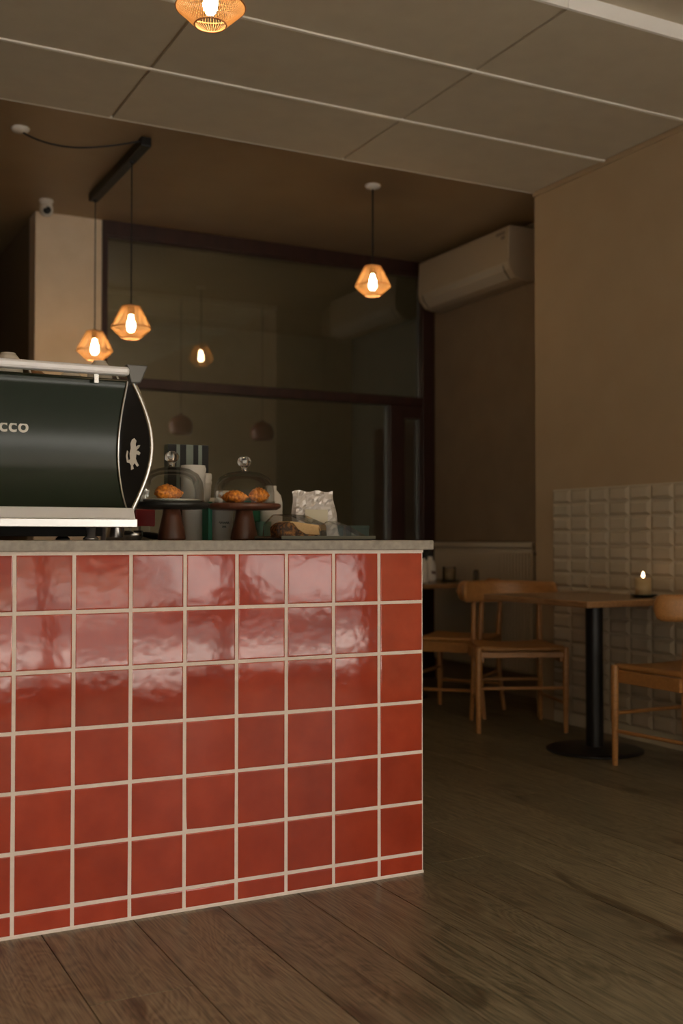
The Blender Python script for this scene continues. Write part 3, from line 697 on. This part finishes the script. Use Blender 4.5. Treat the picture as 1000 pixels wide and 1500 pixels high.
# ------------------------------------------------------------------ chairs
def chair_proto():
    t = thing('dining_chair', 'x', 'chair')
    FW, RW, D2 = .233, .188, .195           # local: faces -Y ; front at y=-D2
    for sx in (-1, 1):
        o = MB().tube([(sx*FW, -D2, 0), (sx*FW, -D2, .22), (sx*FW, -D2, .445), (sx*FW, -D2, .452)], [.0125, .017, .018, .015], 14).build('leg', M['oak'], t)
        MB().tube([(sx*(RW+.01), D2+.03, 0), (sx*RW, D2, .25), (sx*RW, D2, .45), (sx*(RW-.002), D2+.015, .70)], [.0125, .017, .017, .013], 14).build('leg', M['oak'], t)
        MB().prism([(-D2, .372), (D2, .372), (D2, .430), (-D2, .430)], 'x', sx*(FW-.022)-.010, sx*(FW-.022)+.010).build('side_rail', M['oak'], t, bevel=.003)
        MB().tube([(sx*FW, -D2, .155), (sx*RW, D2, .155)], .009, 10).build('stretcher', M['oak'], t)
    B(-FW, FW, -D2-.010, -D2+.010, .396, .426).build('front_rail', M['oak'], t, bevel=.003)
    B(-RW, RW, D2-.010, D2+.010, .385, .435).build('rear_rail', M['oak'], t, bevel=.003)
    MB().tube([(-FW, -D2, .235), (FW, -D2, .235)], .009, 10).build('stretcher', M['oak'], t)
    MB().tube([(-RW, D2, .235), (RW, D2, .235)], .009, 10).build('stretcher', M['oak'], t)
    # dished seat
    NX, NY = 14, 12; mb = MB(); vs = []
    for top in (1, 0):
        for j in range(NY+1):
            v = j/NY*2-1
            for i in range(NX+1):
                u = i/NX*2-1; hw = .222-.022*(v+1)/2
                edge = (1-u**8)*(1-v**8)
                z = .447 + .012*u*u + .006*v*v - .006 if top else .433
                z -= (1-edge)*.006*top
                vs.append((u*hw, v*.208, z+.006*top))
    K = (NX+1)*(NY+1); fs = []
    for j in range(NY):
        for i in range(NX):
            a = j*(NX+1)+i; fs += [(a, a+1, a+NX+2, a+NX+1), (K+a, K+a+NX+1, K+a+NX+2, K+a+1)]
    for j in range(NY):
        a = j*(NX+1); b_ = a+NX; fs += [(a, a+NX+1, K+a+NX+1, K+a), (b_, K+b_, K+b_+NX+1, b_+NX+1)]
    for i in range(NX):
        a = i; b_ = NY*(NX+1)+i; fs += [(a, K+a, K+a+1, a+1), (b_, b_+1, K+b_+1, K+b_)]
    mb.add(vs, fs, True); mb.build('seat', M['seat'], t)
    # curved steam-bent backrest with rounded ends
    K2 = 30; mb = MB(); rings = []; R_ = .276; n_ = 14
    for i in range(K2+1):
        s_ = i/K2*2-1; a = s_*1.24
        ctr = Vector((math.sin(a)*R_, D2+.05 - R_*.88 + math.cos(a)*R_*.88, .728))
        tan = Vector((math.cos(a), -math.sin(a)*.88, 0)).normalized(); nor = Vector((0, 0, 1)).cross(tan)
        e = abs(s_); cap_ = math.sqrt(max(0.0, 1-max(0, (e-.86)/.14)**2)) if e > .86 else 1
        hh = (.062-.004*e)*max(cap_, .08); tt = (.0115+.006*e**2)*max(cap_, .25)
        rings.append([ctr + Vector((0, 0, 1))*hh*math.copysign(abs(math.sin(2*PI*k/n_))**.75, math.sin(2*PI*k/n_)) + nor*tt*math.copysign(abs(math.cos(2*PI*k/n_))**.75, math.cos(2*PI*k/n_)) for k in range(n_)])
    vs = [v for r in rings for v in r]; fs = [(i*n_+k, i*n_+(k+1) % n_, (i+1)*n_+(k+1) % n_, (i+1)*n_+k) for i in range(K2) for k in range(n_)]
    fs += [tuple(range(n_)), tuple(range(K2*n_, K2*n_+n_))]
    mb.add(vs, fs, True); mb.build('backrest', M['oak'], t)
    return t
ch = chair_proto(); c2 = copy_tree(ch); c3 = copy_tree(ch)
def put(o, x, y, rz, label): o.location = (x, y, 0); o.rotation_euler = (0, 0, math.radians(rz)); o['label'] = label; o['group'] = 'oak chairs at the cafe tables'
put(ch, 3.605, 4.925, -24, 'oak chair with curved backrest at the far end of the tiled-wall table, facing the camera')
put(c2, 3.63, 3.685, 180, 'oak chair cut by the right edge of the photo, near end of the tiled-wall table')
put(c3, 3.618, 5.505, 180+38, 'oak chair half hidden behind the counter and the front chair, turned to the alcove table')

# ------------------------------------------------------------------ candles, bottle
def candle(x, y, z, lit, label, r=.038, h=.088):
    hld = thing('candle_dish', 'small dark teal dish under the %s candle' % ('lit' if lit else 'unlit'), 'dish', (x, y, z))
    MB().lathe([(0, 0), (.040, 0), (.066, .012), (.068, .014), (.040, .005), (0, .005)], n=36).build('dish', M['teal'], hld)
    t = thing('pillar_candle', label, 'candle', (x, y, z+.005))
    MB().lathe([(0, 0), (r, 0), (r, h), (r*.85, h-.004), (r*.3, h-.010), (0, h-.010)], n=32).build('wax', M['candle'], t)
    MB().tube([(0, 0, h-.012), (.001, 0, h+.006)], .0012, 6).build('wick', M['black_matte'], t)
    if lit: MB().lathe([(0, 0), (.006, .006), (.009, .013), (.006, .024), (0, .036)], (0, 0, h-.002), 14).build('flame', M['flame'], t)
    else:
        MB().lathe([(r+.008, 0), (r+.009, h+.012)], n=32).build('glass_sleeve', M['tumbler'], t)
candle(3.745, 4.07, .742, True, 'lit cream pillar candle on the table by the white tiles')
candle(3.99, 6.17, .742, False, 'unlit cream candle in a glass on the alcove table', .034, .082)
t = thing('syrup_jug', 'white ceramic bottle with brown motif and black top on the alcove table', 'bottle', (3.86, 6.20, .742))
MB().lathe([(0, 0), (.036, 0), (.042, .02), (.042, .09), (.034, .125), (.018, .150), (.016, .172), (0, .172)], n=28).build('body', M['ceramic'], t)
MB().lathe([(.019, 0), (.020, .03), (0, .034)], (0, 0, .168), 18).build('stopper', M['black'], t)
MB().tube([(.014, -.0405, .052), (.006, -.0425, .066), (-.006, -.0425, .060), (-.014, -.0405, .074)], [.004, .010, .009, .003], 8).build('motif', mat('brown_print', (.10, .03, .015), .6), t)
t = thing('sauce_bottle', 'pale bottle with black pump partly hidden by the counter corner', 'bottle', (3.735, 6.08, .742))
MB().lathe([(0, 0), (.03, 0), (.031, .01), (.031, .12), (.012, .15), (.012, .165), (0, .165)], n=24).build('body', M['ceramic'], t)
MB().lathe([(.014, 0), (.014, .03), (.006, .034), (.006, .06), (0, .06)], (0, 0, .16), 16).build('pump', M['black'], t)
t = thing('table_carafe', 'grey-topped dark flask standing behind the white bottle on the alcove table', 'flask', (3.95, 6.42, .742))
MB().lathe([(0, 0), (.04, 0), (.042, .01), (.042, .20), (.03, .225), (0, .225)], n=24).build('body', M['black'], t)
MB().lathe([(0, 0), (.034, 0), (.036, .01), (.030, .04), (0, .045)], (0, 0, .222), 20).build('lid', M['alu'], t)
t = thing('pepper_mill', 'small glass shaker with dark stem on the alcove table near the chair back', 'shaker', (4.02, 5.90, .742))
MB().lathe([(0, 0), (.018, 0), (.020, .004), (.018, .07), (.012, .084), (0, .086)], n=20).build('body', M['tumbler'], t)
MB().tube([(0, 0, .004), (0, 0, .080)], .006, 8).build('stem', M['black'], t)

# ------------------------------------------------------------------ back room lamps (unlit domes)
def dome(x, y, z, label):
    t = thing('dome_lamp', label, 'lamp', (x, y, z), 0, 'dome lamps behind the glass')
    pr = [(.105*math.cos(a), .062+.105*math.sin(a)) for a in [math.radians(90-i*6.2) for i in range(21)]]; pr += [(max(0, r_-.004), z_-.002) for r_, z_ in reversed(pr)]
    MB().lathe(pr, n=36).build('shade', M['lampdome'], t)
    MB().lathe([(0, .163), (.016, .163), (.012, .180), (0, .182)], n=16).build('cap', M['lampdome'], t)
    MB().tube([(0, 0, .2), (0, 0, ZB-z)], .0025, 6).build('cord', M['black'], t)
dome(3.06, 8.9, 1.915, 'brown dome lamp behind the glass partition, nearest the coffee machine')
dome(3.81, 8.9, 1.895, 'brown dome lamp behind the glass partition, the one further right')
# soft fill light added to lift the back room; no window is built there
l_ = bpy.data.lights.new('back_room_fill', 'AREA'); l_.shape = 'RECTANGLE'; l_.size = .9; l_.size_y = 1.2; l_.energy = 1.0; l_.color = (.95, 1, .88)
lo_ = bpy.data.objects.new('back_room_fill', l_); COL.objects.link(lo_); lo_.location = (1.60, 8.6, 1.5); lo_.rotation_euler = (0, -PI/2, 0)
